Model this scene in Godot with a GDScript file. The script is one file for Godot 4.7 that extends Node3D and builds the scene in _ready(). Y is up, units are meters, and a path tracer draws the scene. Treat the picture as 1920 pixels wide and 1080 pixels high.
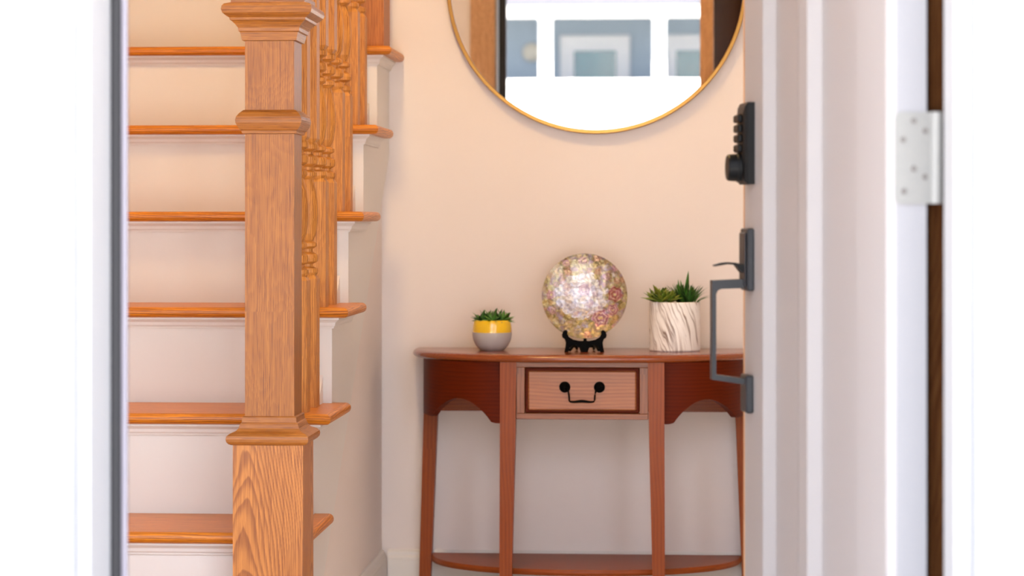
extends Node3D

# A front entry seen through its open door. Metres, y up; the floor is y = 0, the
# camera stands outside at z = 0 and looks along -z; "far" below means -z.

# ------------------------------------------------------------------ mesh helper
class MB:
	var st := SurfaceTool.new()
	var ax := 1                     # axis the wood grain runs along
	var off := Vector2.ZERO
	var col = null
	func _init(grain := 1, offset := Vector2.ZERO):
		ax = grain
		off = offset
		st.begin(Mesh.PRIMITIVE_TRIANGLES)
	# a planar polygon, counter-clockwise seen from outside
	func f(p: Array, sg := -1) -> void:
		var n: Vector3 = (p[1] - p[0]).cross(p[2] - p[0])
		if n.length() < 1e-12 and p.size() > 3:
			n = (p[2] - p[0]).cross(p[3] - p[0])
		var a := n.abs()
		var d := 0
		if a.y >= a.x and a.y >= a.z: d = 1
		elif a.z >= a.x: d = 2
		var uv := []
		for q in p:
			var w: Vector2
			if d == ax: w = Vector2(q[(ax + 1) % 3], q[(ax + 2) % 3])
			else: w = Vector2(q[3 - d - ax], q[ax])
			uv.append(w + off)
		for i in range(1, p.size() - 1):
			for j in [0, i + 1, i]:
				st.set_smooth_group(sg)
				if col != null: st.set_color(col)
				st.set_uv(uv[j])
				st.add_vertex(p[j])
	# rings run counter-clockwise seen from the end the loft goes to
	func loft(rings: Array, smooth := false, cap0 := true, cap1 := true) -> void:
		var n: int = rings[0].size()
		for k in range(rings.size() - 1):
			var a: Array = rings[k]
			var b: Array = rings[k + 1]
			for i in n:
				var j := (i + 1) % n
				f([a[i], a[j], b[j], b[i]], 1 if smooth else -1)
		if cap1: f(rings[-1])
		if cap0:
			var r: Array = rings[0].duplicate()
			r.reverse()
			f(r)
	func box(lo: Vector3, hi: Vector3, c := 0.0) -> void:
		if c <= 0.0:
			loft([rect(lo.x, hi.x, lo.z, hi.z, lo.y), rect(lo.x, hi.x, lo.z, hi.z, hi.y)])
			return
		# chamfered: three nested sets of corners
		var m := (lo + hi) / 2.0
		var s := (hi - lo) / 2.0
		var pt := func(sx, sy, sz, k):
			var e := [s.x - c, s.y - c, s.z - c]
			e[k] += c
			return m + Vector3(sx * e[0], sy * e[1], sz * e[2])
		for k in 3:
			for sg in [-1, 1]:
				var q := []
				for t in [[-1, -1], [1, -1], [1, 1], [-1, 1]]:
					var v := [0, 0, 0]
					v[k] = sg
					v[(k + 1) % 3] = t[0]
					v[(k + 2) % 3] = t[1]
					q.append(pt.call(v[0], v[1], v[2], k))
				if sg < 0: q.reverse()
				f(q)
		for k in 3:
			var i := (k + 1) % 3
			var j := (k + 2) % 3
			for a in [-1, 1]:
				for b in [-1, 1]:
					var v0 := [0, 0, 0]
					v0[i] = a
					v0[j] = b
					var v1 := v0.duplicate()
					v0[k] = -1
					v1[k] = 1
					var q := [pt.call(v0[0], v0[1], v0[2], i), pt.call(v1[0], v1[1], v1[2], i), pt.call(v1[0], v1[1], v1[2], j), pt.call(v0[0], v0[1], v0[2], j)]
					out(q, m)
		for a in [-1, 1]:
			for b in [-1, 1]:
				for d in [-1, 1]:
					out([pt.call(a, b, d, 0), pt.call(a, b, d, 1), pt.call(a, b, d, 2)], m)
	# emits a face so that it looks away from m
	func out(q: Array, m: Vector3, sg := -1) -> void:
		var n: Vector3 = (q[1] - q[0]).cross(q[2] - q[0])
		if n.dot(q[0] - m) < 0: q.reverse()
		f(q, sg)
	static func rect(x0, x1, z0, z1, y) -> Array:
		return [Vector3(x1, y, z1), Vector3(x1, y, z0), Vector3(x0, y, z0), Vector3(x0, y, z1)]
	# square section post: profile of [half width, height]
	func square(cx, cz, prof: Array) -> void:
		var r := []
		for p in prof: r.append(rect(cx - p[0], cx + p[0], cz - p[0], cz + p[0], p[1]))
		loft(r)
	func lathe(cx, cz, prof: Array, n := 24, smooth := true, cap0 := true, cap1 := true) -> void:
		var r := []
		for p in prof:
			var ring := []
			for i in n:
				var a := TAU * i / n
				ring.append(Vector3(cx + p[0] * cos(a), p[1], cz - p[0] * sin(a)))
			r.append(ring)
		loft(r, smooth, cap0, cap1)
	func tube(path: Array, r, n := 8, smooth := true, sq := Vector2.ONE) -> void:
		var rings := []
		var up := Vector3.UP
		for i in path.size():
			var t: Vector3 = (path[min(i + 1, path.size() - 1)] - path[max(i - 1, 0)]).normalized()
			var side := up.cross(t)
			if side.length() < 0.2: side = Vector3.RIGHT.cross(t)
			side = side.normalized()
			var b := t.cross(side)
			var rr: float = r[i] if r is Array else r
			var ring := []
			for k in n:
				var a := TAU * (k + 0.5) / n
				ring.append(path[i] + side * (cos(a) * rr * sq.x) + b * (sin(a) * rr * sq.y))
			rings.append(ring)
		loft(rings, smooth)
	# polygon in a plane, extruded; pts are Vector2, put() turns (a, b, t) into a point
	func slab(pts: PackedVector2Array, t0, t1, put: Callable) -> void:
		var tri := Geometry2D.triangulate_polygon(pts)
		var m := Vector3.ZERO
		var c0: Vector3 = put.call(pts[0].x, pts[0].y, t0)
		var c1: Vector3 = put.call(pts[0].x, pts[0].y, t1)
		for k in range(0, tri.size(), 3):
			for e in [[t0, c1 - c0], [t1, c0 - c1]]:
				var q := []
				for j in 3: q.append(put.call(pts[tri[k + j]].x, pts[tri[k + j]].y, e[0]))
				var n: Vector3 = (q[1] - q[0]).cross(q[2] - q[0])
				if n.dot(e[1]) > 0: q.reverse()
				f(q)
		var area := 0.0
		for i in pts.size(): area += pts[i].cross(pts[(i + 1) % pts.size()])
		for i in pts.size():
			var a := pts[i]
			var b := pts[(i + 1) % pts.size()]
			var o: Vector2 = Vector2(b.y - a.y, a.x - b.x) * signf(area)
			var q := [put.call(a.x, a.y, t0), put.call(b.x, b.y, t0), put.call(b.x, b.y, t1), put.call(a.x, a.y, t1)]
			var n: Vector3 = (q[1] - q[0]).cross(q[2] - q[0])
			var od: Vector3 = put.call(a.x + o.x, a.y + o.y, t0) - put.call(a.x, a.y, t0)
			if n.dot(od) < 0: q.reverse()
			f(q)
	func done() -> ArrayMesh:
		st.generate_normals()
		return st.commit()

# ------------------------------------------------------------------ node helpers
var used := {}
func numbered(n: String) -> String:
	if not used.has(n):
		used[n] = 0
		return n
	used[n] += 1
	return "%s_%03d" % [n, used[n]]

func thing(called: String, label: String, category: String, at := Vector3.ZERO, group := "") -> Node3D:
	var o := Node3D.new()
	o.name = numbered(called)
	add_child(o)
	o.position = at
	o.set_meta("label", label)
	o.set_meta("category", category)
	if group != "": o.set_meta("group", group)
	return o

func part(parent: Node, called: String, mesh: Mesh, mat: Material, label := "") -> MeshInstance3D:
	var o := MeshInstance3D.new()
	o.name = called
	o.mesh = mesh
	o.material_override = mat
	o.cast_shadow = GeometryInstance3D.SHADOW_CASTING_SETTING_ON
	if label != "": o.set_meta("label", label)
	parent.add_child(o, true)
	return o

func struct(called: String, mesh: Mesh, mat: Material, label := "") -> MeshInstance3D:
	var o := part(self, called, mesh, mat, label)
	o.set_meta("kind", "structure")
	return o

func struct_root(called: String, label: String) -> Node3D:
	var o := Node3D.new()
	o.name = called
	add_child(o)
	o.set_meta("kind", "structure")
	o.set_meta("label", label)
	return o

func boxm(lo: Vector3, hi: Vector3, c := 0.0, grain := 1, offset := Vector2.ZERO) -> ArrayMesh:
	var b := MB.new(grain, offset)
	b.box(Vector3(min(lo.x, hi.x), min(lo.y, hi.y), min(lo.z, hi.z)), Vector3(max(lo.x, hi.x), max(lo.y, hi.y), max(lo.z, hi.z)), c)
	return b.done()

# ------------------------------------------------------------------ materials
func mat(c: Color, rough := 0.6, metal := 0.0) -> StandardMaterial3D:
	var m := StandardMaterial3D.new()
	m.albedo_color = c
	m.roughness = rough
	m.metallic = metal
	return m

func noise(s: int, freq := 1.0, oct := 3) -> FastNoiseLite:
	var n := FastNoiseLite.new()
	n.seed = s
	n.noise_type = FastNoiseLite.TYPE_SIMPLEX_SMOOTH
	n.frequency = freq
	n.fractal_octaves = oct
	return n

# growth rings of a log cut by a plank face 0.25 m wide and 1 m long
func wood_image(s: int, x0: float, tilt: float, depth: float, freq: float, light: Color, dark: Color, pores: float) -> ImageTexture:
	var w := 256
	var h := 512
	var n1 := noise(s, 1.0, 2)
	var n2 := noise(s + 1, 1.0, 1)
	var data := PackedByteArray()
	data.resize(w * h * 3)
	var i := 0
	for y in h:
		var Y := float(y) / h
		var dd := depth + tilt * Y
		for x in w:
			var X := 0.25 * x / w
			var wob := 0.007 * n1.get_noise_2d(X * 7.0, Y * 2.5) + 0.0005 * n1.get_noise_2d(X * 60.0 + 50.0, Y * 14.0)
			var r := sqrt((X - x0) * (X - x0) + dd * dd) + wob
			var t := fposmod(r * freq, 1.0)
			var k := smoothstep(0.25, 0.92, t) * (1.0 - smoothstep(0.92, 1.0, t))
			k = k * 0.55 + 0.30 * n2.get_noise_2d(X * 620.0, Y * 3.0) + 0.15
			var po := n2.get_noise_2d(X * 1300.0 + 300.0, Y * 13.0)
			if po > 0.30: k += pores * (po - 0.30) * 2.0
			k = clampf(k, 0.0, 1.0)
			var c := light.lerp(dark, k)
			data[i] = int(c.r * 255.0)
			data[i + 1] = int(c.g * 255.0)
			data[i + 2] = int(c.b * 255.0)
			i += 3
	var im := Image.create_from_data(w, h, false, Image.FORMAT_RGB8, data)
	return ImageTexture.create_from_image(im)

func wood_mat(tex: Texture2D, tint: Color, rough: float, coat := 0.0) -> StandardMaterial3D:
	var m := mat(tint, rough)
	m.albedo_texture = tex
	m.uv1_scale = Vector3(4, 1, 1)
	if coat > 0.0:
		m.clearcoat_enabled = true
		m.clearcoat = coat
		m.clearcoat_roughness = 0.18
	return m

func plate_image() -> ImageTexture:
	var n := 512
	var na := noise(41, 1.0, 3)
	var nb := noise(42, 1.0, 2)
	var rng := RandomNumberGenerator.new()
	rng.seed = 7
	# round glass flowers laid close together: centre, radius, two colours
	var flowers := []
	var pal := [[Color(0.62, 0.36, 0.50), Color(0.90, 0.72, 0.74)], [Color(0.72, 0.62, 0.28), Color(0.92, 0.86, 0.62)], [Color(0.55, 0.50, 0.62), Color(0.80, 0.76, 0.80)], [Color(0.58, 0.56, 0.30), Color(0.84, 0.80, 0.58)], [Color(0.66, 0.34, 0.30), Color(0.86, 0.70, 0.60)], [Color(0.74, 0.56, 0.30), Color(0.90, 0.80, 0.66)]]
	flowers.append([Vector2(0.37, 0.50), 0.20, pal[0], true])
	flowers.append([Vector2(0.66, 0.32), 0.13, pal[0], true])
	flowers.append([Vector2(0.70, -0.05), 0.17, [Color(0.55, 0.16, 0.18), Color(0.78, 0.55, 0.50)], true])
	flowers.append([Vector2(-0.02, -0.16), 0.14, pal[0], true])
	flowers.append([Vector2(-0.80, -0.03), 0.11, pal[0], true])
	flowers.append([Vector2(0.08, 0.92), 0.10, pal[4], true])
	for tries in 900:
		var a := rng.randf() * TAU
		var d := sqrt(rng.randf()) * 0.98
		var rr := rng.randf_range(0.045, 0.10)
		var p := Vector2(cos(a), sin(a)) * d
		var ok := true
		for q in flowers:
			if p.distance_to(q[0]) < (rr + q[1]) * 0.92:
				ok = false
				break
		if ok: flowers.append([p, rr, pal[rng.randi() % pal.size()], false])
	var data := PackedByteArray()
	data.resize(n * n * 3)
	for y in n:
		for x in n:
			var p := Vector2(2.0 * x / n - 1.0, 2.0 * y / n - 1.0)
			p += 0.035 * Vector2(na.get_noise_2d(p.x * 7.0, p.y * 7.0), na.get_noise_2d(p.x * 7.0 + 40.0, p.y * 7.0))
			var v := 0.5 + 0.9 * na.get_noise_2d(p.x * 9.0, p.y * 9.0)
			var c := Color(0.46, 0.40, 0.22).lerp(Color(0.80, 0.72, 0.50), clampf(v, 0, 1))
			c = c.lerp(Color(0.60, 0.50, 0.58), clampf(nb.get_noise_2d(p.x * 4.0, p.y * 4.0) * 1.6, 0, 0.85))
			# shell inlay in the middle has an uneven outline
			var shell: bool = (p - Vector2(-0.08, 0.02)).length() < 0.56 + 0.16 * nb.get_noise_2d(p.x * 3.0 + 9.0, p.y * 3.0)
			if shell: c = Color(0.66, 0.64, 0.70).lerp(Color(0.90, 0.89, 0.88), clampf(v * 1.2, 0, 1))
			for q in flowers:
				var dv: Vector2 = p - q[0]
				var dn: float = dv.length() / q[1]
				if dn > 1.15: continue
				dn *= 1.0 + 0.10 * sin(dv.angle() * 6.0 + q[1] * 90.0)
				if dn > 1.0: continue
				var e: Color = q[2][0] if fposmod(dn * 2.4 + 0.3, 1.0) < 0.5 else q[2][1]
				if dn < 0.16: e = Color(0.86, 0.78, 0.50)
				var fade: float = 0.7 if q[3] else 0.5
				if shell: fade *= 0.55
				c = c.lerp(e, fade)
				break
			var i := (y * n + x) * 3
			data[i] = int(clampf(c.r, 0, 1) * 255)
			data[i + 1] = int(clampf(c.g, 0, 1) * 255)
			data[i + 2] = int(clampf(c.b, 0, 1) * 255)
	return ImageTexture.create_from_image(Image.create_from_data(n, n, false, Image.FORMAT_RGB8, data))

func plate_bump() -> ImageTexture:
	var n := 256
	var c := FastNoiseLite.new()
	c.seed = 5
	c.noise_type = FastNoiseLite.TYPE_CELLULAR
	c.cellular_return_type = FastNoiseLite.RETURN_CELL_VALUE
	c.frequency = 0.075
	var im := Image.create(n, n, false, Image.FORMAT_RGB8)
	var s := noise(9, 0.03, 2)
	for y in n:
		for x in n:
			var v := 0.5 + 0.22 * c.get_noise_2d(x, y) + 0.4 * s.get_noise_2d(x, y)
			im.set_pixel(x, y, Color(v, v, v))
	im.bump_map_to_normal_map(3.0)
	return ImageTexture.create_from_image(im)

# brown and grey veins that run down a white glazed pot; u goes round the pot
func marble_image() -> ImageTexture:
	var w := 512
	var h := 192
	var na := noise(21, 1.0, 3)
	var nb := noise(22, 1.0, 2)
	var im := Image.create(w, h, false, Image.FORMAT_RGB8)
	for y in h:
		for x in w:
			var a := TAU * x / w
			var Y := float(y) / h
			var q := Vector3(cos(a) * 1.0, sin(a) * 1.0, Y * 0.55)
			var lean := a * 3.0 - Y * 1.9 + 0.9 * na.get_noise_3d(q.x, q.y, q.z)
			var v := na.get_noise_3d(cos(lean / 3.0) * 2.6 + 7.0, sin(lean / 3.0) * 2.6, Y * 0.35)
			var k := pow(clampf(1.0 - abs(v) * 5.0, 0, 1), 2.0)
			k *= 0.35 + 0.65 * clampf(0.5 + 1.3 * nb.get_noise_3d(q.x * 1.2, q.y * 1.2, q.z * 2.0 + 4.0), 0, 1)
			var v2 := nb.get_noise_3d(cos(lean / 3.0) * 9.0, sin(lean / 3.0) * 9.0, Y * 0.8)
			k += 0.18 * pow(clampf(1.0 - abs(v2) * 7.0, 0, 1), 2.0)
			im.set_pixel(x, y, Color(0.95, 0.93, 0.91).lerp(Color(0.42, 0.33, 0.28), clampf(k, 0, 0.85)))
	return ImageTexture.create_from_image(im)

var M := {}
func make_materials() -> void:
	M.wall = mat(Color(0.880, 0.838, 0.818), 0.85)
	M.paint = mat(Color(0.850, 0.828, 0.808), 0.45)
	M.ceiling = mat(Color(0.90, 0.88, 0.85), 0.9)
	M.trim_white = mat(Color(0.61, 0.61, 0.62), 0.4)
	M.door = mat(Color(0.575, 0.555, 0.553), 0.42)
	M.door_edge = mat(Color(0.52, 0.515, 0.53), 0.45)
	M.rubber = mat(Color(0.09, 0.085, 0.10), 0.7)
	M.vinyl = mat(Color(0.54, 0.52, 0.56), 0.5)
	M.hinge = mat(Color(0.49, 0.485, 0.475), 0.4)
	M.screw = mat(Color(0.42, 0.40, 0.39), 0.4, 0.5)
	M.black_metal = mat(Color(0.035, 0.036, 0.040), 0.42)
	M.black_metal.metallic_specular = 0.3
	M.handle_metal = mat(Color(0.105, 0.115, 0.135), 0.42, 0.2)
	M.brass = mat(Color(0.62, 0.46, 0.24), 0.3, 1.0)
	M.mirror = mat(Color(0.96, 0.96, 0.96), 0.0, 1.0)
	var oak_light := Color(0.90, 0.66, 0.38)
	var oak_dark := Color(0.57, 0.35, 0.17)
	var oak_a := wood_image(1, -0.35, 0.02, 0.02, 330.0, oak_light, oak_dark, 0.5)
	var oak_b := wood_image(5, 0.085, 0.075, 0.012, 330.0, oak_light, oak_dark, 0.5)
	var oak_c := wood_image(9, -0.12, 0.05, 0.03, 220.0, oak_light, oak_dark, 0.4)
	M.oak = wood_mat(oak_a, Color(0.78, 0.67, 0.44), 0.45, 0.08)
	M.oak_flame = wood_mat(oak_b, Color(0.88, 0.78, 0.64), 0.45, 0.1)
	M.oak_turned = wood_mat(oak_a, Color(0.96, 0.89, 0.68), 0.5, 0.0)
	M.oak_deep = wood_mat(oak_b, Color(0.85, 0.72, 0.52), 0.5)
	M.oak_tread = wood_mat(oak_c, Color(0.96, 0.81, 0.32), 0.42, 0.12)
	M.oak_casing = wood_mat(oak_a, Color(0.95, 1.02, 1.28), 0.6)
	M.dark_stain = wood_mat(oak_b, Color(0.31, 0.28, 0.29), 0.8)
	M.dark_stain.metallic_specular = 0.1
	var cherry := wood_image(14, -0.2, 0.06, 0.03, 120.0, Color(0.58, 0.33, 0.15), Color(0.44, 0.22, 0.085), 0.30)
	var cherry_deep := wood_image(14, -0.2, 0.06, 0.03, 120.0, Color(0.57, 0.27, 0.085), Color(0.48, 0.21, 0.055), 0.30)
	M.cherry = wood_mat(cherry_deep, Color(1, 1, 1), 0.45, 0.1)
	M.cherry_top = wood_mat(cherry_deep, Color(0.98, 0.94, 0.80), 0.24, 0.45)
	M.cherry_pale = wood_mat(cherry, Color(1.14, 1.20, 1.40), 0.45, 0.1)
	M.cherry_mauve = wood_mat(cherry, Color(0.98, 1.02, 1.25), 0.45, 0.1)
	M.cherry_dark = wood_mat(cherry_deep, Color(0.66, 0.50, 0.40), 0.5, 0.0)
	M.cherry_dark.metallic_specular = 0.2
	M.cherry.metallic_specular = 0.3
	M.iron = mat(Color(0.02, 0.018, 0.018), 0.55)
	M.iron.metallic_specular = 0.15
	M.floor = mat(Color(0.90, 0.89, 0.885), 0.35)
	M.concrete = mat(Color(0.76, 0.75, 0.74), 0.9)
	M.grass = mat(Color(0.66, 0.65, 0.63), 1.0)
	M.siding_white = mat(Color(0.88, 0.88, 0.88), 0.7)

# ------------------------------------------------------------------ scene
const RISE := 0.195
const RUN := 0.2548
const WALL := -5.86          # face of the back wall
const STRING_X := -0.677     # face of the cut stringer
func nose(k: int) -> float: return -(4.053 + RUN * k)
func step_top(k: int) -> float: return (k + 1) * RISE

func _ready() -> void:
	set_camera_and_light()
	make_materials()
	build_shell()
	build_door_frame()
	build_outside()
	build_stairs()
	build_newel()
	build_balustrade()
	build_door()
	build_lamps()
	build_table()
	build_mirror()
	build_plate()
	build_bowl_plant()
	build_marble_plant()

func set_camera_and_light() -> void:
	var cam := Camera3D.new()
	cam.name = "camera"
	var at := CameraAttributesPhysical.new()
	at.frustum_near = 0.05
	at.frustum_far = 300.0
	at.frustum_focal_length = 100.0
	at.frustum_focus_distance = 4.6
	at.exposure_aperture = 6.8
	cam.attributes = at
	add_child(cam)
	cam.projection = Camera3D.PROJECTION_FRUSTUM
	cam.near = 0.05
	cam.far = 300.0
	cam.size = 2.0 * 0.05 * 540.0 / 4500.0
	cam.frustum_offset = Vector2(0, -0.05 * 130.0 / 4500.0)
	cam.position = Vector3(0, 0.96, 0)
	cam.rotation.y = atan(288.0 / 4500.0)
	cam.current = true

	var env := Environment.new()
	env.background_mode = Environment.BG_SKY
	var sm := ProceduralSkyMaterial.new()
	sm.sky_top_color = Color(0.86, 0.90, 0.97)
	sm.sky_horizon_color = Color(0.95, 0.96, 0.98)
	sm.ground_horizon_color = Color(0.80, 0.80, 0.80)
	sm.ground_bottom_color = Color(0.45, 0.45, 0.43)
	sm.sun_angle_max = 0.0
	sm.energy_multiplier = 5.8
	var sky := Sky.new()
	sky.sky_material = sm
	env.sky = sky
	env.tonemap_mode = Environment.TONE_MAPPER_LINEAR
	env.tonemap_exposure = 1.22
	env.sdfgi_enabled = true
	env.ssao_enabled = true
	env.ssil_enabled = true
	var we := WorldEnvironment.new()
	we.name = "environment"
	we.environment = env
	add_child(we)

	var sun := DirectionalLight3D.new()
	sun.name = "sun"
	sun.light_color = Color(1.0, 0.96, 0.90)
	sun.light_energy = 14.0
	sun.light_angular_distance = 2.0
	sun.shadow_enabled = true
	add_child(sun)
	sun.look_at_from_position(Vector3(0, 20, -9), Vector3(0, 0, 0))

const LAMP_AT := Vector3(-0.62, 2.6, -4.62)
const UPPER_LAMP_AT := Vector3(-1.2, 5.0, -6.0)
const LAMP_COLOR := Color(1.0, 0.83, 0.54)
const LAMP_ENERGY := 1.2
const UPPER_ENERGY := 0.65

func build_lamps() -> void:
	for e in [[LAMP_AT, LAMP_ENERGY, "round flush ceiling lamp above the foot of the stairs"], [UPPER_LAMP_AT, UPPER_ENERGY, "round flush ceiling lamp high above the upper stairs"]]:
		var t := thing("ceiling_lamp", e[2], "lamp", e[0])
		var b := MB.new()
		b.lathe(0, 0, [[0.0, -0.03], [0.17, -0.03], [0.175, -0.025], [0.175, 0.0]], 32, false)
		part(t, "base", b.done(), M.brass)
		b = MB.new()
		var pr := []
		for i in 9:
			var a := PI / 2 * i / 8.0
			pr.append([0.155 * sin(a) + 0.001, -0.03 - 0.10 * cos(a)])
		b.lathe(0, 0, pr, 32, true)
		var g := mat(Color(1, 0.97, 0.92), 0.4)
		g.emission_enabled = true
		g.emission = LAMP_COLOR
		g.emission_energy_multiplier = 3.0
		part(t, "lamp_shade", b.done(), g)
		var l := OmniLight3D.new()
		l.name = "lamp_light"
		l.light_color = LAMP_COLOR
		l.light_energy = e[1]
		l.light_size = 0.09
		l.omni_range = 14.0
		l.omni_attenuation = 2.0
		l.shadow_enabled = true
		t.add_child(l)
		l.position = Vector3(0, -0.075, 0)

func build_shell() -> void:
	struct("floor", boxm(Vector3(-1.8, -0.2, -8.9), Vector3(1.4, 0, -2.52), 0, 0), M.floor, "pale entry floor")
	# foyer ceiling, open above the stairs
	var b := MB.new()
	b.box(Vector3(-0.71, 2.6, -6.0), Vector3(1.4, 2.8, -2.5))
	b.box(Vector3(-1.8, 2.6, -4.35), Vector3(-0.71, 2.8, -2.5))
	b.box(Vector3(-1.8, 5.0, -9.0), Vector3(-0.5, 5.2, -4.2))
	struct("ceiling", b.done(), M.ceiling, "white ceiling with the opening of the stairs")
	b = MB.new()
	b.box(Vector3(-0.695, -0.1, -6.0), Vector3(1.4, 2.7, WALL))
	struct("wall_back", b.done(), M.wall, "cream back wall behind the console table")
	b = MB.new()
	b.box(Vector3(-1.8, -0.1, -9.0), Vector3(-1.65, 5.1, -2.5))
	struct("wall_left", b.done(), M.wall, "cream wall along the far side of the stairs")
	b = MB.new()
	b.box(Vector3(1.25, -0.1, -6.0), Vector3(1.4, 2.7, -2.5))
	struct("wall_right", b.done(), M.wall, "cream wall on the right of the entry")
	b = MB.new()
	b.box(Vector3(-1.8, 2.75, -4.35), Vector3(-0.575, 5.1, -4.23))
	b.box(Vector3(-1.8, -0.1, -9.0), Vector3(-0.575, 5.1, -8.85))
	b.box(Vector3(-0.695, 2.8, -6.0), Vector3(-0.575, 5.1, -4.23))
	b.box(Vector3(-0.695, -0.1, -9.0), Vector3(-0.575, 5.1, -6.0))
	struct("wall_stairwell", b.done(), M.wall, "cream walls at the ends of the stairwell")
	# front wall with the doorway
	b = MB.new()
	b.box(Vector3(-1.8, -0.1, -2.68), Vector3(-1.58, 2.7, -2.52))
	b.box(Vector3(-0.92, -0.1, -2.68), Vector3(-0.64, 2.7, -2.52))
	b.box(Vector3(-1.58, -0.1, -2.68), Vector3(-0.92, 0.30, -2.52))
	b.box(Vector3(-1.58, 2.10, -2.68), Vector3(-0.92, 2.7, -2.52))
	b.box(Vector3(0.335, -0.1, -2.68), Vector3(0.56, 2.7, -2.52))
	b.box(Vector3(1.20, -0.1, -2.68), Vector3(1.4, 2.7, -2.52))
	b.box(Vector3(0.56, -0.1, -2.68), Vector3(1.20, 0.30, -2.52))
	b.box(Vector3(0.56, 2.10, -2.68), Vector3(1.20, 2.7, -2.52))
	b.box(Vector3(-0.64, 2.07, -2.68), Vector3(0.335, 2.7, -2.52))
	struct("wall_front", b.done(), M.wall, "front wall round the doorway")
	front_window("window_1", -1.58, -0.92, "white window left of the front door")
	front_window("window_2", 0.56, 1.20, "white window right of the front door")
	# roof above the house
	var r := MB.new()
	r.slab(PackedVector2Array([Vector2(-4.6, 2.82), Vector2(0.0 - 2.1, 2.82), Vector2(-2.1, 2.95), Vector2(-4.6, 4.2)]), -2.1, 1.7, func(a, c, t): return Vector3(t, c, a))
	r.slab(PackedVector2Array([Vector2(-9.3, 5.22), Vector2(-3.9, 5.22), Vector2(-6.6, 6.4)]), -2.1, 1.7, func(a, c, t): return Vector3(t, c, a))
	r.box(Vector3(-0.5, 2.82, -9.0), Vector3(1.5, 5.2, -4.6))
	struct("roof", r.done(), M.concrete, "roof and upper floor of the house")
	# baseboards: board and moulded cap
	var s := struct_root("baseboard_back", "white baseboard under the console table")
	part(s, "board", boxm(Vector3(-0.68, 0, WALL), Vector3(1.25, 0.124, WALL + 0.014), 0.001), M.paint)
	b = MB.new()
	b.slab(PackedVector2Array([Vector2(0, 0.124), Vector2(0.0125, 0.124), Vector2(0.0125, 0.130), Vector2(0.009, 0.136), Vector2(0.008, 0.144), Vector2(0.004, 0.149), Vector2(0, 0.149)]), -0.68, 1.25, func(a, c, t): return Vector3(t, c, WALL + a))
	part(s, "cap_moulding", b.done(), M.paint)
	s = struct_root("baseboard_stairs", "white baseboard below the staircase")
	part(s, "board", boxm(Vector3(-0.695, 0, WALL + 0.014), Vector3(-0.681, 0.124, -4.62), 0.001), M.paint)
	b = MB.new()
	b.slab(PackedVector2Array([Vector2(0, 0.124), Vector2(0.0125, 0.124), Vector2(0.0125, 0.130), Vector2(0.009, 0.136), Vector2(0.008, 0.144), Vector2(0.004, 0.149), Vector2(0, 0.149)]), WALL + 0.008, -4.62, func(a, c, t): return Vector3(-0.695 + a, c, t))
	part(s, "cap_moulding", b.done(), M.paint)

func front_window(called: String, x0: float, x1: float, label: String) -> void:
	var win := struct_root(called, label)
	var b := MB.new()
	b.box(Vector3(x0, 0.30, -2.63), Vector3(x1, 0.35, -2.56))
	b.box(Vector3(x0, 2.05, -2.63), Vector3(x1, 2.10, -2.56))
	b.box(Vector3(x0, 0.35, -2.63), Vector3(x0 + 0.05, 2.05, -2.56))
	b.box(Vector3(x1 - 0.05, 0.35, -2.63), Vector3(x1, 2.05, -2.56))
	part(win, "frame", b.done(), M.trim_white)
	var gl := mat(Color(0.95, 0.98, 1.0, 0.06), 0.02)
	gl.transparency = BaseMaterial3D.TRANSPARENCY_ALPHA
	part(win, "pane", boxm(Vector3(x0 + 0.05, 0.35, -2.597), Vector3(x1 - 0.05, 2.05, -2.593)), gl)

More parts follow.
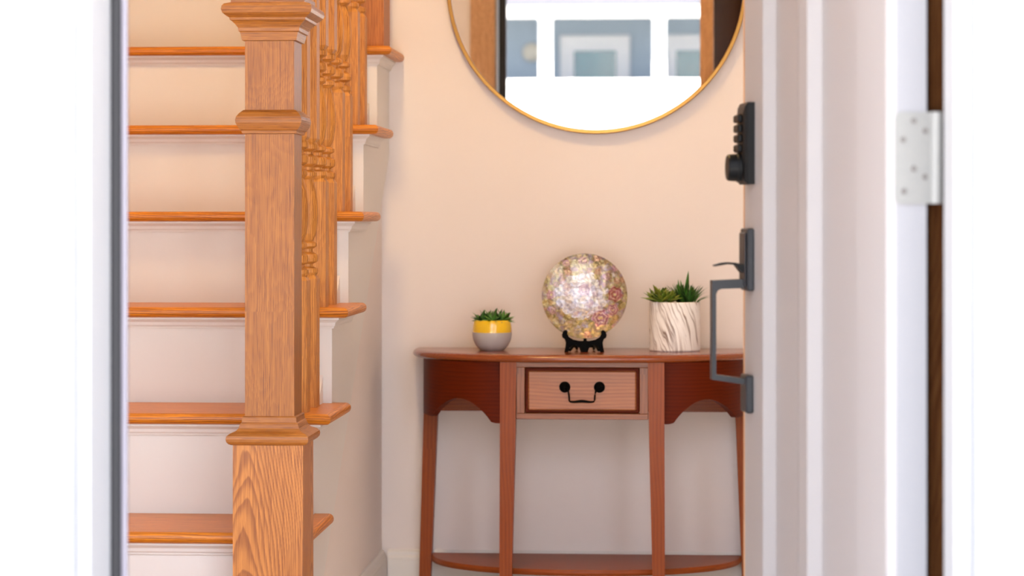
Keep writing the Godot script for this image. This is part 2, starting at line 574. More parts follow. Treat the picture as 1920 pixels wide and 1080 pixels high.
func build_door_frame() -> void:
	# left jamb: stop on the outside, rebate inside; right jamb mirrored
	for e in [["trim_1", 1.0, -0.612, -0.628, -0.640, "white door frame left of the doorway"], ["trim_2", -1.0, 0.300, 0.3195, 0.335, "white door frame right of the doorway"]]:
		var sg: float = e[1]
		var s := struct_root(e[0], e[5])
		var xs: float = e[2]
		var xr: float = e[3]
		var xo: float = e[4]
		part(s, "jamb", boxm(Vector3(xo, 0, -2.70), Vector3(xr, 2.07, -2.52), 0.001), M.trim_white)
		part(s, "stop", boxm(Vector3(xr, 0, -2.62), Vector3(xs, 2.05, -2.522), 0.003), M.trim_white)
		# outside casing with a stepped edge
		var b := MB.new()
		var c := [[0.0, 0.0], [0.0, 0.018], [0.004, 0.024], [0.010, 0.026], [0.014, 0.033], [0.020, 0.036], [0.16, 0.040], [0.165, 0.036], [0.165, 0.0]]
		var pv := PackedVector2Array()
		for q in c: pv.append(Vector2((xr - sg * (0.002 + q[0])), -2.52 + q[1]))
		b.slab(pv, -0.05, 2.16, func(a, d, t): return Vector3(a, t, d))
		part(s, "casing", b.done(), M.trim_white)
		part(s, "inside_casing", boxm(Vector3(xr - sg * 0.004, 0, -2.70), Vector3(xr - sg * 0.104, 2.16, -2.68), 0.003), M.oak_casing, "honey oak casing")
	var t := struct_root("trim_3", "white door frame above the doorway")
	part(t, "jamb", boxm(Vector3(-0.628, 2.052, -2.70), Vector3(0.3195, 2.07, -2.52)), M.trim_white)
	part(t, "casing", boxm(Vector3(-0.79, 2.07, -2.52), Vector3(0.48, 2.20, -2.482), 0.003), M.trim_white)
	part(t, "inside_casing", boxm(Vector3(-0.73, 2.07, -2.70), Vector3(0.42, 2.16, -2.68), 0.003), M.oak_casing, "honey oak casing")
	# weatherstrip on the latch side: dark bulb with a pale fin
	var w := struct_root("trim_4", "dark weatherstrip with a pale fin beside the stairs")
	var b := MB.new()
	b.tube([Vector3(-0.6105, 0.0, -2.6285), Vector3(-0.6105, 2.05, -2.6285)], 0.0082, 10)
	part(w, "bulb", b.done(), M.rubber)
	part(w, "seal", boxm(Vector3(-0.6275, 0.0, -2.6505), Vector3(-0.5995, 2.05, -2.6432), 0.001), M.rubber)
	part(w, "fin", boxm(Vector3(-0.612, 0.0, -2.643), Vector3(-0.5985, 2.05, -2.638), 0.0015), M.vinyl)
	# bronze seal in the rebate on the hinge side, behind the hinge
	struct("trim_5", boxm(Vector3(0.292, 0.0, -2.735), Vector3(0.3195, 2.05, -2.701), 0.002), M.dark_stain, "dark brown seal in the gap beside the hinge")
	struct("trim_6", boxm(Vector3(-0.64, 0.0, -2.72), Vector3(0.335, 0.018, -2.46), 0.004), M.vinyl, "grey threshold of the doorway")

func build_outside() -> void:
	struct("porch_floor", boxm(Vector3(-2.2, -0.12, -2.52), Vector3(2.2, -0.01, -0.9), 0.01), M.concrete, "concrete porch floor")
	struct("path", boxm(Vector3(-0.8, -0.36, -0.9), Vector3(0.7, -0.24, 20.0), 0.01), M.concrete, "concrete path to the door")
	struct("ground", boxm(Vector3(-40, -0.5, -30), Vector3(40, -0.28, 60)), M.grass, "pale paved street between the houses")
	# outer face of our own house
	var b := MB.new()
	for k in 22:
		var y := 0.0 + k * 0.125
		for e in [[-1.9, -1.58], [-1.58, -0.92], [-0.92, -0.80], [0.49, 0.56], [0.56, 1.20], [1.20, 1.5]]:
			if y > 2.7 or ((e[0] == 0.56 or e[0] == -1.58) and y > 0.2 and y < 2.1): continue
			b.slab(PackedVector2Array([Vector2(-2.52, y), Vector2(-2.498, y), Vector2(-2.512, y + 0.125), Vector2(-2.52, y + 0.125)]), e[0], e[1], func(a, d, t): return Vector3(t, d, a))
	struct("wall_outside", b.done(), M.siding_white, "white lap siding beside the doorway")
	build_neighbour()

# the house across the street, which the mirror shows
func build_neighbour() -> void:
	var z0 := 28.0                      # plane of the porch columns
	var t := thing("house", "grey-blue house with white porch columns reflected in the round mirror", "house", Vector3(0, 0, z0))
	var blue := mat(Color(0.41, 0.46, 0.51), 0.8)
	var white := mat(Color(0.82, 0.82, 0.82), 0.6)
	var wz := 1.6                       # house wall behind the columns
	var b := MB.new()
	for k in 30:
		var y := 1.6 + k * 0.11
		b.slab(PackedVector2Array([Vector2(wz, y), Vector2(wz - 0.022, y), Vector2(wz - 0.006, y + 0.11), Vector2(wz, y + 0.11)]), -7.0, 7.0, func(a, d, s): return Vector3(s, d, a))
	part(t, "siding", b.done(), blue)
	part(t, "wall", boxm(Vector3(-7, -0.4, wz), Vector3(7, 5.2, wz + 6.0)), blue)
	part(t, "porch_floor", boxm(Vector3(-7, 2.0, -0.1), Vector3(7, 2.15, wz)), white)
	part(t, "porch_base", boxm(Vector3(-7, -0.4, 0.05), Vector3(7, 2.0, wz)), white)
	part(t, "beam", boxm(Vector3(-7.1, 4.29, -0.16), Vector3(7.1, 4.44, 0.16), 0.01), white)
	part(t, "fascia", boxm(Vector3(-7.3, 4.44, -0.45), Vector3(7.3, 4.66, -0.40), 0.005), mat(Color(0.42, 0.42, 0.45), 0.7))
	part(t, "soffit", boxm(Vector3(-7.3, 4.44, -0.40), Vector3(7.3, 4.48, wz)), white)
	var r := MB.new()
	r.slab(PackedVector2Array([Vector2(-0.6, 4.66), Vector2(8.6, 4.66), Vector2(4.0, 7.2)]), -7.4, 7.4, func(a, d, s): return Vector3(s, d, a))
	part(t, "roof", r.done(), mat(Color(0.25, 0.25, 0.27), 0.9))
	for x in [-5.45, -3.72, -1.98, -0.105, 1.77, 3.6, 5.4]:
		b = MB.new()
		b.square(x, 0.0, [[0.13, 2.15], [0.13, 2.30], [0.105, 2.31], [0.105, 4.25], [0.13, 4.26], [0.13, 4.29]])
		part(t, "column", b.done(), white)
	part(t, "hand_rail", boxm(Vector3(-7, 3.17, -0.06), Vector3(7, 3.26, 0.06), 0.01), white)
	var picket := boxm(Vector3(-0.0575, 2.1, -0.025), Vector3(0.0575, 3.17, 0.025), 0.008)
	for k in 70:
		var p := part(t, "picket", picket, white)
		p.position = Vector3(-4.2 + k * 0.12, 0, 0)
	var pane := mat(Color(0.18, 0.31, 0.34), 0.08)
	for e in [[-1.21, 0.60, 0.36], [0.80, 0.78, 0.62]]:
		var xc: float = e[0]
		var fr := MB.new()
		var o: float = e[1]
		var i: float = e[2]
		fr.box(Vector3(xc - o, 2.3, wz - 0.07), Vector3(xc - i, 4.10, wz), 0.006)
		fr.box(Vector3(xc + i, 2.3, wz - 0.07), Vector3(xc + o, 4.10, wz), 0.006)
		fr.box(Vector3(xc - o, 3.84, wz - 0.075), Vector3(xc + o, 4.11, wz), 0.006)
		fr.box(Vector3(xc - o, 2.3, wz - 0.08), Vector3(xc + o, 2.45, wz), 0.006)
		var w := part(t, "window", fr.done(), mat(Color(0.56, 0.57, 0.59), 0.6))
		part(w, "pane", boxm(Vector3(xc - i, 2.4, wz - 0.035), Vector3(xc + i, 3.86, wz - 0.03)), pane)
	b = MB.new()
	b.lathe(0, 0, [[0.05, 0.0], [0.15, 0.0], [0.16, 0.02], [0.15, 0.04], [0.05, 0.04]], 20, true)
	var disc := part(t, "wall_plaque", b.done(), mat(Color(0.50, 0.49, 0.46), 0.6))
	disc.position = Vector3(-2.30, 3.82, wz - 0.02)
	disc.rotation.x = -PI / 2

# ------------------------------------------------------------------ stairs
func build_stairs() -> void:
	var t := thing("staircase", "open staircase with honey oak treads and white painted risers", "stairs")
	var th := 0.021
	for k in range(0, 13):
		var zf := nose(k)
		var xr := -0.640 if k <= 6 else -0.70
		var zb := nose(k + 1) - 0.046
		if k == 6: zb = max(zb, WALL)
		var yt := step_top(k)
		# tread: half round front edge and half round return
		var b := MB.new(0, Vector2(0.37 * k, 0.05 * k))
		var rings := []
		var R := th / 2
		for i in 9:
			var a := PI * i / 8.0 - PI / 2
			var o := R * (1.0 - cos(a))
			rings.append(MB.rect(-1.648, xr - (o if k <= 6 else 0.0), zb, zf - o, yt - R + R * sin(a)))
		for i in 8:
			var p: Array = rings[i]
			var q: Array = rings[i + 1]
			b.ax = 2
			b.f([p[0], p[1], q[1], q[0]], 1)
			b.ax = 0
			b.f([p[1], p[2], q[2], q[1]], 2)
			b.f([p[2], p[3], q[3], q[2]], 3)
			b.f([p[3], p[0], q[0], q[3]], 4)
		b.f(rings[8])
		var bt: Array = rings[0].duplicate()
		bt.reverse()
		b.f(bt)
		part(t, "tread", b.done(), M.oak_tread)
		# riser
		var rx := STRING_X if k <= 6 else -0.70
		part(t, "riser", boxm(Vector3(-1.648, k * RISE, zf - 0.046), Vector3(rx - 0.0005, yt - th, zf - 0.028)), M.paint)
		# cove under the nosing, returned along the stringer
		b = MB.new()
		var cv := []
		for q in [[0.004, -0.022], [0.0045, -0.019], [0.007, -0.016], [0.0085, -0.010], [0.014, -0.005], [0.016, -0.004], [0.016, 0.0]]:
			cv.append(MB.rect(-1.648, rx + (q[0] if k <= 6 else 0.0), zb, zf - 0.028 + q[0], yt - th + q[1]))
		b.loft(cv)
		part(t, "cove_moulding", b.done(), M.paint)
	# cut stringer: steps above, a straight edge below (a = distance, c = height)
	var pts := PackedVector2Array()
	var low := func(z): return 0.29 + 0.765 * (z - 4.78)
	pts.append(Vector2(4.40, 0.0))
	pts.append(Vector2(4.326, 0.0))
	pts.append(Vector2(4.326, step_top(0) - th))
	pts.append(Vector2(-(nose(1) - 0.029), step_top(0) - th))
	for k in range(1, 7):
		pts.append(Vector2(-(nose(k) - 0.029), step_top(k) - th))
		if k < 6: pts.append(Vector2(-(nose(k + 1) - 0.029), step_top(k) - th))
	pts.append(Vector2(-WALL, step_top(6) - th))
	pts.append(Vector2(-WALL, low.call(-WALL)))
	var b := MB.new()
	b.slab(pts, -0.695, STRING_X, func(a, c, s): return Vector3(s, c, -a))
	part(t, "stringer", b.done(), M.paint)
	part(t, "stringer_end", boxm(Vector3(-0.695, 0, -4.198), Vector3(STRING_X, step_top(0) - th, -4.082)), M.paint)
	# plastered wall below the stairs
	pts = PackedVector2Array([Vector2(4.33, 0.0), Vector2(-WALL, 0.0), Vector2(-WALL, 1.30), Vector2(5.70, 1.30), Vector2(4.33, 0.245)])
	b = MB.new()
	b.slab(pts, -0.76, -0.695, func(a, c, s): return Vector3(s, c, -a))
	struct("wall_stairs", b.done(), M.wall, "cream wall below the staircase")

func build_newel() -> void:
	var cx := -0.7005
	var cz := -4.2617
	var t := thing("newel_post", "square honey oak newel post with a moulded cap at the stair foot", "post", Vector3(cx, RISE, cz))
	var y0 := -RISE
	var b := MB.new(1, Vector2(0.125, 0.62))
	b.square(0, 0, [[0.0625, 0.0], [0.0625, 0.562 + y0]])
	part(t, "base", b.done(), M.oak_flame)
	b = MB.new(0, Vector2(0.31, 0.11))
	b.square(0, 0, [[0.064, 0.560 + y0], [0.069, 0.562 + y0], [0.0725, 0.566 + y0], [0.0735, 0.571 + y0], [0.0725, 0.576 + y0], [0.068, 0.580 + y0], [0.058, 0.584 + y0], [0.054, 0.589 + y0], [0.052, 0.595 + y0], [0.0505, 0.598 + y0], [0.0490, 0.599 + y0], [0.0482, 0.608 + y0], [0.0462, 0.610 + y0], [0.044, 0.610 + y0]])
	part(t, "collar", b.done(), M.oak)
	b = MB.new(1, Vector2(0.05, 0.4))
	b.square(0, 0, [[0.044, 0.60 + y0], [0.044, 1.29 + y0]])
	part(t, "shaft", b.done(), M.oak)
	b = MB.new(0, Vector2(0.2, 0.3))
	b.square(0, 0, [[0.044, 1.110 + y0], [0.0485, 1.111 + y0], [0.0495, 1.116 + y0], [0.052, 1.118 + y0], [0.056, 1.124 + y0], [0.0585, 1.130 + y0], [0.0590, 1.135 + y0], [0.0575, 1.141 + y0], [0.053, 1.147 + y0], [0.0485, 1.151 + y0], [0.0465, 1.1525 + y0], [0.044, 1.153 + y0]])
	part(t, "band", b.done(), M.oak)
	b = MB.new(0, Vector2(0.1, 0.1))
	b.square(0, 0, [[0.044, 1.275 + y0], [0.0485, 1.276 + y0], [0.0515, 1.290 + y0], [0.0540, 1.292 + y0], [0.0548, 1.298 + y0], [0.059, 1.304 + y0], [0.064, 1.309 + y0], [0.067, 1.311 + y0], [0.068, 1.315 + y0], [0.074, 1.319 + y0], [0.0785, 1.323 + y0], [0.0805, 1.329 + y0], [0.0795, 1.335 + y0], [0.076, 1.339 + y0], [0.068, 1.3415 + y0], [0.0655, 1.342 + y0], [0.0655, 1.352 + y0], [0.062, 1.357 + y0], [0.02, 1.368 + y0], [0.004, 1.370 + y0]])
	part(t, "cap", b.done(), M.oak)

func rail_y(z: float) -> float: return 1.262 + (RISE / RUN) * (-z - 4.305)

func build_balustrade() -> void:
	var t := thing("balustrade", "turned honey oak balusters with a sloping handrail along the stairs", "railing")
	var x := -0.711
	var n := 0
	for k in range(1, 7):
		for d in [0.055, 0.182]:
			if k == 1 and d < 0.1: continue
			if k == 6 and d > 0.05: continue
			var z: float = nose(k) - d
			var y := step_top(k)
			var top := rail_y(z) - 0.022
			var h := top - y
			var b := MB.new(1, Vector2(0.083 * n, 0.31 * n))
			var s := 0.0205
			b.square(x, z, [[s, y], [s, y + 0.255], [s - 0.005, y + 0.263]])
			# turned length between the two blocks
			var pr := [[0.0150, 0.258], [0.0205, 0.268], [0.0205, 0.276], [0.0105, 0.280], [0.0105, 0.285], [0.0195, 0.290], [0.0205, 0.297], [0.0195, 0.304], [0.010, 0.309], [0.010, 0.315], [0.018, 0.320], [0.018, 0.326], [0.0105, 0.331], [0.0165, 0.345], [0.0205, 0.375], [0.0205, 0.40], [0.017, 0.43], [0.0105, 0.453], [0.0185, 0.460], [0.0185, 0.467], [0.010, 0.472], [0.010, 0.478], [0.0195, 0.484], [0.0205, 0.491], [0.0195, 0.498], [0.0105, 0.503], [0.0105, 0.508], [0.0205, 0.514], [0.0205, 0.522], [0.0150, 0.532]]
			var pp := []
			for q in pr: pp.append([q[0], y + q[1]])
			b.lathe(x, z, pp, 20, false)
			b.square(x, z, [[s - 0.005, y + 0.526], [s, y + 0.534], [s, top]])
			part(t, "baluster", b.done(), M.oak_turned)
			n += 1
	# handrail from the newel to the post by the wall
	var b := MB.new(2, Vector2(0.4, 0.2))
	var sec := [[0.026, -0.024], [0.029, -0.010], [0.0235, -0.004], [0.0235, 0.004], [0.030, 0.012], [0.030, 0.022], [0.020, 0.032], [-0.020, 0.032], [-0.030, 0.022], [-0.030, 0.012], [-0.0235, 0.004], [-0.0235, -0.004], [-0.029, -0.010], [-0.026, -0.024]]
	var rings := []
	for z in [-4.3065, -5.6465]:
		var ring := []
		for q in sec: ring.append(Vector3(x + q[0], rail_y(z) + q[1] * 1.26, z))
		rings.append(ring)
	b.loft(rings)
	part(t, "handrail", b.done(), M.oak_tread)
	# square post where the rail meets the wall
	b = MB.new(1, Vector2(0.125, 0.33))
	b.square(-0.728, -5.71, [[0.0625, step_top(6)], [0.0625, 2.36], [0.058, 2.37]])
	part(t, "end_post", b.done(), M.oak_deep)

# ------------------------------------------------------------------ door
func build_door() -> void:
	# local x runs from the free edge (-0.92) to the hinge (0), local z is the outside
	var d := struct_root("door_1", "pale front door standing open, with a black lock and handle")
	d.position = Vector3(0.300, 0.012, -2.685)
	d.rotation.y = -deg_to_rad(81.87)
	var x0 := -0.92
	var x1 := -0.003
	var zi := 0.010
	var zo := 0.055
	var y1 := 2.03
	var ya := 0.24
	var yb := 1.50
	var cols := [[-0.763, -0.505], [-0.448, -0.157]]
	part(d, "stile", boxm(Vector3(x0 + 0.012, 0, zi + 0.012), Vector3(cols[0][0], y1, zo), 0.001), M.door)
	var sb := MB.new()
	var so := PackedVector2Array([Vector2(cols[1][1], zi + 0.012), Vector2(x1, zi + 0.012)])
	for i in 7:
		var a := PI / 2 * i / 6.0
		so.append(Vector2(x1 - 0.011 + 0.011 * cos(a), zo - 0.011 + 0.011 * sin(a)))
	so.append(Vector2(cols[1][1], zo))
	sb.slab(so, 0.0, y1, func(p, q, t): return Vector3(p, t, q))
	part(d, "stile", sb.done(), M.door)
	part(d, "mullion", boxm(Vector3(cols[0][1], ya, zi + 0.012), Vector3(cols[1][0], yb, zo), 0.001), M.door)
	part(d, "rail", boxm(Vector3(cols[0][0], 0, zi + 0.012), Vector3(cols[1][1], ya, zo), 0.001), M.door)
	part(d, "rail", boxm(Vector3(cols[0][0], yb, zi + 0.012), Vector3(cols[1][1], y1, zo), 0.001), M.door)
	for c in cols:
		var a: float = c[0]
		var e: float = c[1]
		# moulded slope round the sunk panel
		var b := MB.new()
		var sl := [[0.0, 0.0], [0.002, -0.0006], [0.0175, -0.0158], [0.024, -0.017]]
		for i in range(sl.size() - 1):
			var p := sl[i] as Array
			var q := sl[i + 1] as Array
			var P := [Vector3(a + p[0], ya + p[0], zo + p[1]), Vector3(e - p[0], ya + p[0], zo + p[1]), Vector3(e - p[0], yb - p[0], zo + p[1]), Vector3(a + p[0], yb - p[0], zo + p[1])]
			var Q := [Vector3(a + q[0], ya + q[0], zo + q[1]), Vector3(e - q[0], ya + q[0], zo + q[1]), Vector3(e - q[0], yb - q[0], zo + q[1]), Vector3(a + q[0], yb - q[0], zo + q[1])]
			for k in 4:
				var j := (k + 1) % 4
				b.f([P[k], P[j], Q[j], Q[k]])
		part(d, "panel_moulding", b.done(), M.door)
		part(d, "panel", boxm(Vector3(a, ya, zi + 0.012), Vector3(e, yb, zo - 0.017)), M.door)
	part(d, "inner_face", boxm(Vector3(x0 + 0.012, 0, zi), Vector3(x1 - 0.002, y1, zi + 0.012), 0.001), M.dark_stain, "dark stained inner face")
	part(d, "hinge_edge", boxm(Vector3(x1 - 0.001, 0, zi + 0.001), Vector3(x1 + 0.0008, y1, zo - 0.010)), M.door_edge)
	part(d, "edge_strip", boxm(Vector3(x0, 0, zi), Vector3(x0 + 0.012, y1, zo), 0.001), M.oak_casing, "bare oak edge")
	# hinges on the edge that faces outside
	for hy in [0.22, 1.0155, 1.80]:
		var b := MB.new()
		var pv := PackedVector2Array()
		for q in [[0.000, -0.0508], [0.043, -0.0508], [0.0475, -0.0488], [0.049, -0.044], [0.049, 0.044], [0.0475, 0.0488], [0.043, 0.0508], [0.000, 0.0508]]: pv.append(Vector2(q[0], q[1]))
		b.slab(pv, x1, x1 + 0.0025, func(p, q, s): return Vector3(s, hy + q, p - 0.002))
		b.lathe(0.0, 0.0, [[0.0062, hy - 0.0508], [0.0062, hy + 0.0508]], 14, true)
		var hg := part(d, "hinge", b.done(), M.hinge, "off-white painted hinge")
		var sc := MB.new()
		sc.lathe(0, 0, [[0.0034, 0], [0.0034, 0.0008], [0.0026, 0.0012], [0.0010, 0.0006]], 12, false)
		var sm := sc.done()
		for q in [[0.026, 0.041], [0.013, 0.030], [0.038, 0.020], [0.026, -0.012], [0.0135, -0.021], [0.037, -0.037]]:
			var s := part(hg, "screw", sm, M.screw)
			s.position = Vector3(x1 + 0.0024, hy + q[1], q[0])
			s.rotation.z = -PI / 2
	build_lock(d, zo)
	build_handle(d, zo)

func build_lock(d: Node3D, zo: float) -> void:
	var cx := -0.858
	var ylo := 0.998
	var yhi := 1.117
	var b := MB.new()
	# body with sloped shoulders
	var pr := [[0.0, 0.0], [0.0, 0.010], [0.004, 0.014], [0.010, 0.016]]
	var rings := []
	for q in pr:
		var w: float = 0.034 - q[0]
		rings.append([Vector3(cx - w, ylo + q[0], zo + q[1]), Vector3(cx + w, ylo + q[0], zo + q[1]), Vector3(cx + w, yhi - q[0] * 1.6, zo + q[1]), Vector3(cx - w, yhi - q[0] * 1.6, zo + q[1])])
	b.loft(rings)
	var lock := part(d, "keypad_lock", b.done(), M.black_metal, "black keypad lock")
	var key := boxm(Vector3(-0.020, -0.0058, 0), Vector3(0.020, 0.0058, 0.007), 0.002)
	for k in 4:
		var p := part(lock, "button", key, M.black_metal)
		p.position = Vector3(cx, 1.094 - k * 0.0145, zo + 0.0155)
	b = MB.new()
	b.lathe(0, 0, [[0.0215, 0.0], [0.0215, 0.004], [0.0200, 0.006], [0.0195, 0.017], [0.018, 0.0195], [0.008, 0.020]], 28, false)
	var cyl := part(lock, "key_cylinder", b.done(), M.black_metal)
	cyl.position = Vector3(cx, 1.0225, zo + 0.0155)
	cyl.rotation.x = PI / 2

func build_handle(d: Node3D, zo: float) -> void:
	var cx := -0.858
	var b := MB.new()
	b.box(Vector3(cx - 0.030, 0.843, zo), Vector3(cx + 0.030, 0.934, zo + 0.010), 0.002)
	b.box(Vector3(cx - 0.024, 0.849, zo + 0.010), Vector3(cx + 0.024, 0.928, zo + 0.013), 0.0015)
	var h := part(d, "door_handle", b.done(), M.handle_metal, "dark grey pull handle")
	part(h, "lower_mount", boxm(Vector3(cx - 0.024, 0.665, zo), Vector3(cx + 0.024, 0.720, zo + 0.011), 0.002), M.handle_metal)
	# grip: flat bar out, down and back
	b = MB.new()
	var w := 0.0105
	var out := [[zo + 0.010, 0.856], [zo + 0.0515, 0.856], [zo + 0.0575, 0.850], [zo + 0.0575, 0.722], [zo + 0.0515, 0.712], [zo + 0.010, 0.706]]
	var pv := PackedVector2Array()
	for q in [[zo + 0.011, 0.860], [zo + 0.0585, 0.858], [zo + 0.0585, 0.7135], [zo + 0.011, 0.706], [zo + 0.011, 0.7145], [zo + 0.0525, 0.7205], [zo + 0.0525, 0.838], [zo + 0.0500, 0.8435], [zo + 0.0450, 0.8455], [zo + 0.011, 0.8465]]: pv.append(Vector2(q[0], q[1]))
	b.slab(pv, cx - w, cx + w, func(a, c, s): return Vector3(s, c, a))
	part(h, "grip", b.done(), M.handle_metal)
	# thumb lever
	b = MB.new()
	pv = PackedVector2Array()
	for q in [[0.011, 0.868], [0.016, 0.870], [0.024, 0.8805], [0.036, 0.8815], [0.0545, 0.8785], [0.0545, 0.8805], [0.045, 0.8835], [0.034, 0.8845], [0.022, 0.8835], [0.011, 0.8800]]: pv.append(Vector2(zo + q[0], q[1]))
	b.slab(pv, cx - 0.011, cx + 0.011, func(a, c, s): return Vector3(s, c, a))
	part(h, "thumb_lever", b.done(), M.black_metal)

# ------------------------------------------------------------------ table
const TX := -0.193           # middle of the console table
const TOP := 0.6455
func dee(a: float, b: float, e: float, n: int) -> PackedVector2Array:
	# half of a full oval, from the left end round the front to the right end
	var p := PackedVector2Array()
	for i in n + 1:
		var t := PI - PI * i / n
		var c := cos(t)
		var s := sin(t)
		p.append(Vector2(a * sign(c) * pow(abs(c), 2.0 / e), b * pow(abs(s), 2.0 / e)))
	return p

func build_table() -> void:
	var t := thing("console_table", "half-round cherry wood console table with one drawer against the wall", "table", Vector3(TX, 0, WALL + 0.015))
	# top with a rounded edge
	var b := MB.new(0, Vector2(0.1, 0.2))
	var rings := []
	for q in [[0.008, 0.000], [0.003, 0.002], [0.0, 0.006], [0.0, 0.010], [0.003, 0.0145], [0.009, 0.017], [0.014, 0.018]]:
		var o := dee(0.420 - q[0], 0.318 - q[0], 2.5, 40)
		var ring := []
		for v in o: ring.append(Vector3(v.x, TOP - 0.018 + q[1], v.y))
		rings.append(ring)
	for k in range(rings.size() - 1):
		var p: Array = rings[k]
		var q: Array = rings[k + 1]
		for i in 40: b.f([p[i], p[i + 1], q[i + 1], q[i]], 1)
		b.f([p[40], p[0], q[0], q[40]], 2)
	b.f(rings[-1])
	var lowr: Array = rings[0].duplicate()
	lowr.reverse()
	b.f(lowr)
	part(t, "table_top", b.done(), M.cherry_top)
	# legs: front two straight outside and tapered inside, rear two splayed
	var ytop := TOP - 0.018
	for s in [-1.0, 1.0]:
		b = MB.new(1, Vector2(0.1 + 0.07 * s, 0.3))
		var zf := 0.296
		var fr := []
		for q in [[0.0, 0.026, 0.012], [0.46, 0.036, 0.0], [ytop, 0.038, 0.0]]:
			var xo: float = s * (0.190 + 0.002 * (1.0 - q[0] / ytop))
			var xi: float = xo - s * q[1]
			fr.append(MB.rect(min(xo, xi), max(xo, xi), zf - 0.038 + q[2], zf, q[0]))
		b.loft(fr)
		part(t, "leg", b.done(), M.cherry)
		b = MB.new(1, Vector2(0.02 + 0.05 * s, 0.6))
		var re := []
		for q in [[0.0, 0.408, 0.381], [0.49, 0.3945, 0.361], [ytop, 0.393, 0.361]]:
			re.append(MB.rect(min(s * q[1], s * q[2]), max(s * q[1], s * q[2]), 0.0, 0.032, q[0]))
		b.loft(re)
		part(t, "leg", b.done(), M.cherry)
		# curved side apron with an arch cut out below
		b = MB.new(0, Vector2(0.3, 0.1))
		var n := 44
		var outer := []
		var inner := []
		for i in n + 1:
			var f := float(i) / n
			var a := f * PI / 2
			# from the rear leg round to the front leg
			var px := lerpf(0.1905, 0.3925, pow(cos(a), 0.85)) if f < 1.0 else 0.1905
			var pz := lerpf(0.030, 0.281, pow(sin(a), 0.9)) if f > 0.0 else 0.030
			var g := (0.3925 - px) / (0.3925 - 0.1905)
			var w := 0.0
			if g > 0.16 and g < 0.90: w = sin((g - 0.16) / 0.74 * PI)
			var yb := lerpf(0.494, 0.484, g) + 0.052 * pow(w, 0.85)
			outer.append([px, pz, yb])
		for i in n + 1:
			var q: Array = outer[i]
			var q1: Array = outer[min(i + 1, n)]
			var q0: Array = outer[max(i - 1, 0)]
			var tn := Vector2(q1[0] - q0[0], q1[1] - q0[1]).normalized()
			var nn := Vector2(tn.y, -tn.x) * -0.016
			inner.append([q[0] - abs(nn.x), q[1] - abs(nn.y), q[2]])
		var m := Vector3(s * 0.15, 0.55, 0.0)
		for i in n:
			var o0: Array = outer[i]
			var o1: Array = outer[i + 1]
			var i0: Array = inner[i]
			var i1: Array = inner[i + 1]
			b.out([Vector3(s * o0[0], o0[2], o0[1]), Vector3(s * o1[0], o1[2], o1[1]), Vector3(s * o1[0], ytop, o1[1]), Vector3(s * o0[0], ytop, o0[1])], m, 1)
			var qi := [Vector3(s * i0[0], i0[2], i0[1]), Vector3(s * i1[0], i1[2], i1[1]), Vector3(s * i1[0], ytop, i1[1]), Vector3(s * i0[0], ytop, i0[1])]
			b.out(qi, Vector3(s * 0.6, 0.55, 0.6), 2)
			b.out([Vector3(s * o0[0], o0[2], o0[1]), Vector3(s * o1[0], o1[2], o1[1]), Vector3(s * i1[0], i1[2], i1[1]), Vector3(s * i0[0], i0[2], i0[1])], Vector3(s * o0[0], 0.7, o0[1]))
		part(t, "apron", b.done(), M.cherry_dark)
	# rear rail along the wall
	part(t, "rear_rail", boxm(Vector3(-0.362, 0.492, 0.004), Vector3(0.362, ytop, 0.020), 0.001, 0), M.cherry)
	# drawer case between the front legs
	b = MB.new(0, Vector2(0.2, 0.4))
	var zf2 := 0.290
	b.box(Vector3(-0.153, ytop - 0.012, 0.262), Vector3(0.153, ytop, zf2), 0.001)
	b.box(Vector3(-0.153, 0.495, 0.262), Vector3(0.153, 0.5085, zf2), 0.001)
	b.ax = 1
	b.box(Vector3(-0.153, 0.5085, 0.262), Vector3(-0.133, ytop - 0.012, zf2), 0.001)
	b.box(Vector3(0.133, 0.5085, 0.262), Vector3(0.153, ytop - 0.012, zf2), 0.001)
	part(t, "drawer_frame", b.done(), M.cherry_mauve)
	b = MB.new(0, Vector2(0.02, 0.05))
	b.box(Vector3(-0.132, 0.5095, 0.05), Vector3(0.132, ytop - 0.0135, 0.282), 0.0015)
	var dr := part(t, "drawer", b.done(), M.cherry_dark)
	b = MB.new(0, Vector2(0.055, 0.33))
	b.box(Vector3(-0.1255, 0.516, 0.282), Vector3(0.1255, ytop - 0.020, 0.289), 0.003)
	part(dr, "drawer_front", b.done(), M.cherry_pale)
	# bail handle on two round plates
	var hx := 0.0402
	for s in [-1.0, 1.0]:
		b = MB.new()
		b.lathe(0, 0, [[0.0130, 0.0], [0.0130, 0.002], [0.0105, 0.004], [0.007, 0.0045], [0.006, 0.010], [0.0045, 0.012], [0.001, 0.0125]], 20, true)
		var ro := part(dr, "rosette", b.done(), M.iron)
		ro.position = Vector3(s * hx, 0.570, 0.289)
		ro.rotation.x = PI / 2
	b = MB.new()
	var path := []
	for i in 25:
		var f := 2.0 * i / 24.0 - 1.0
		var ff: float = abs(f)
		var px := 0.0
		var py := 0.0
		if ff > 0.62:
			var g := (ff - 0.62) / 0.38
			px = lerpf(0.0295, 0.0345, g * g)
			py = lerpf(0.543, 0.569, g)
		else:
			var g := ff / 0.62
			px = 0.0295 * sin(g * PI / 2)
			py = 0.5365 + 0.0065 * pow(g, 5.0) - 0.0010 * g + 0.0015 * exp(-g * g * 14.0)
		path.append(Vector3(px * sign(f), py, 0.2985))
	var rad := []
	for i in 25: rad.append(0.0022 + 0.0014 * exp(-pow((i - 12) / 3.0, 2.0)))
	b.tube(path, rad, 8)
	part(dr, "drawer_pull", b.done(), M.iron)
	# shelf near the floor
	b = MB.new(0, Vector2(0.4, 0.3))
	rings = []
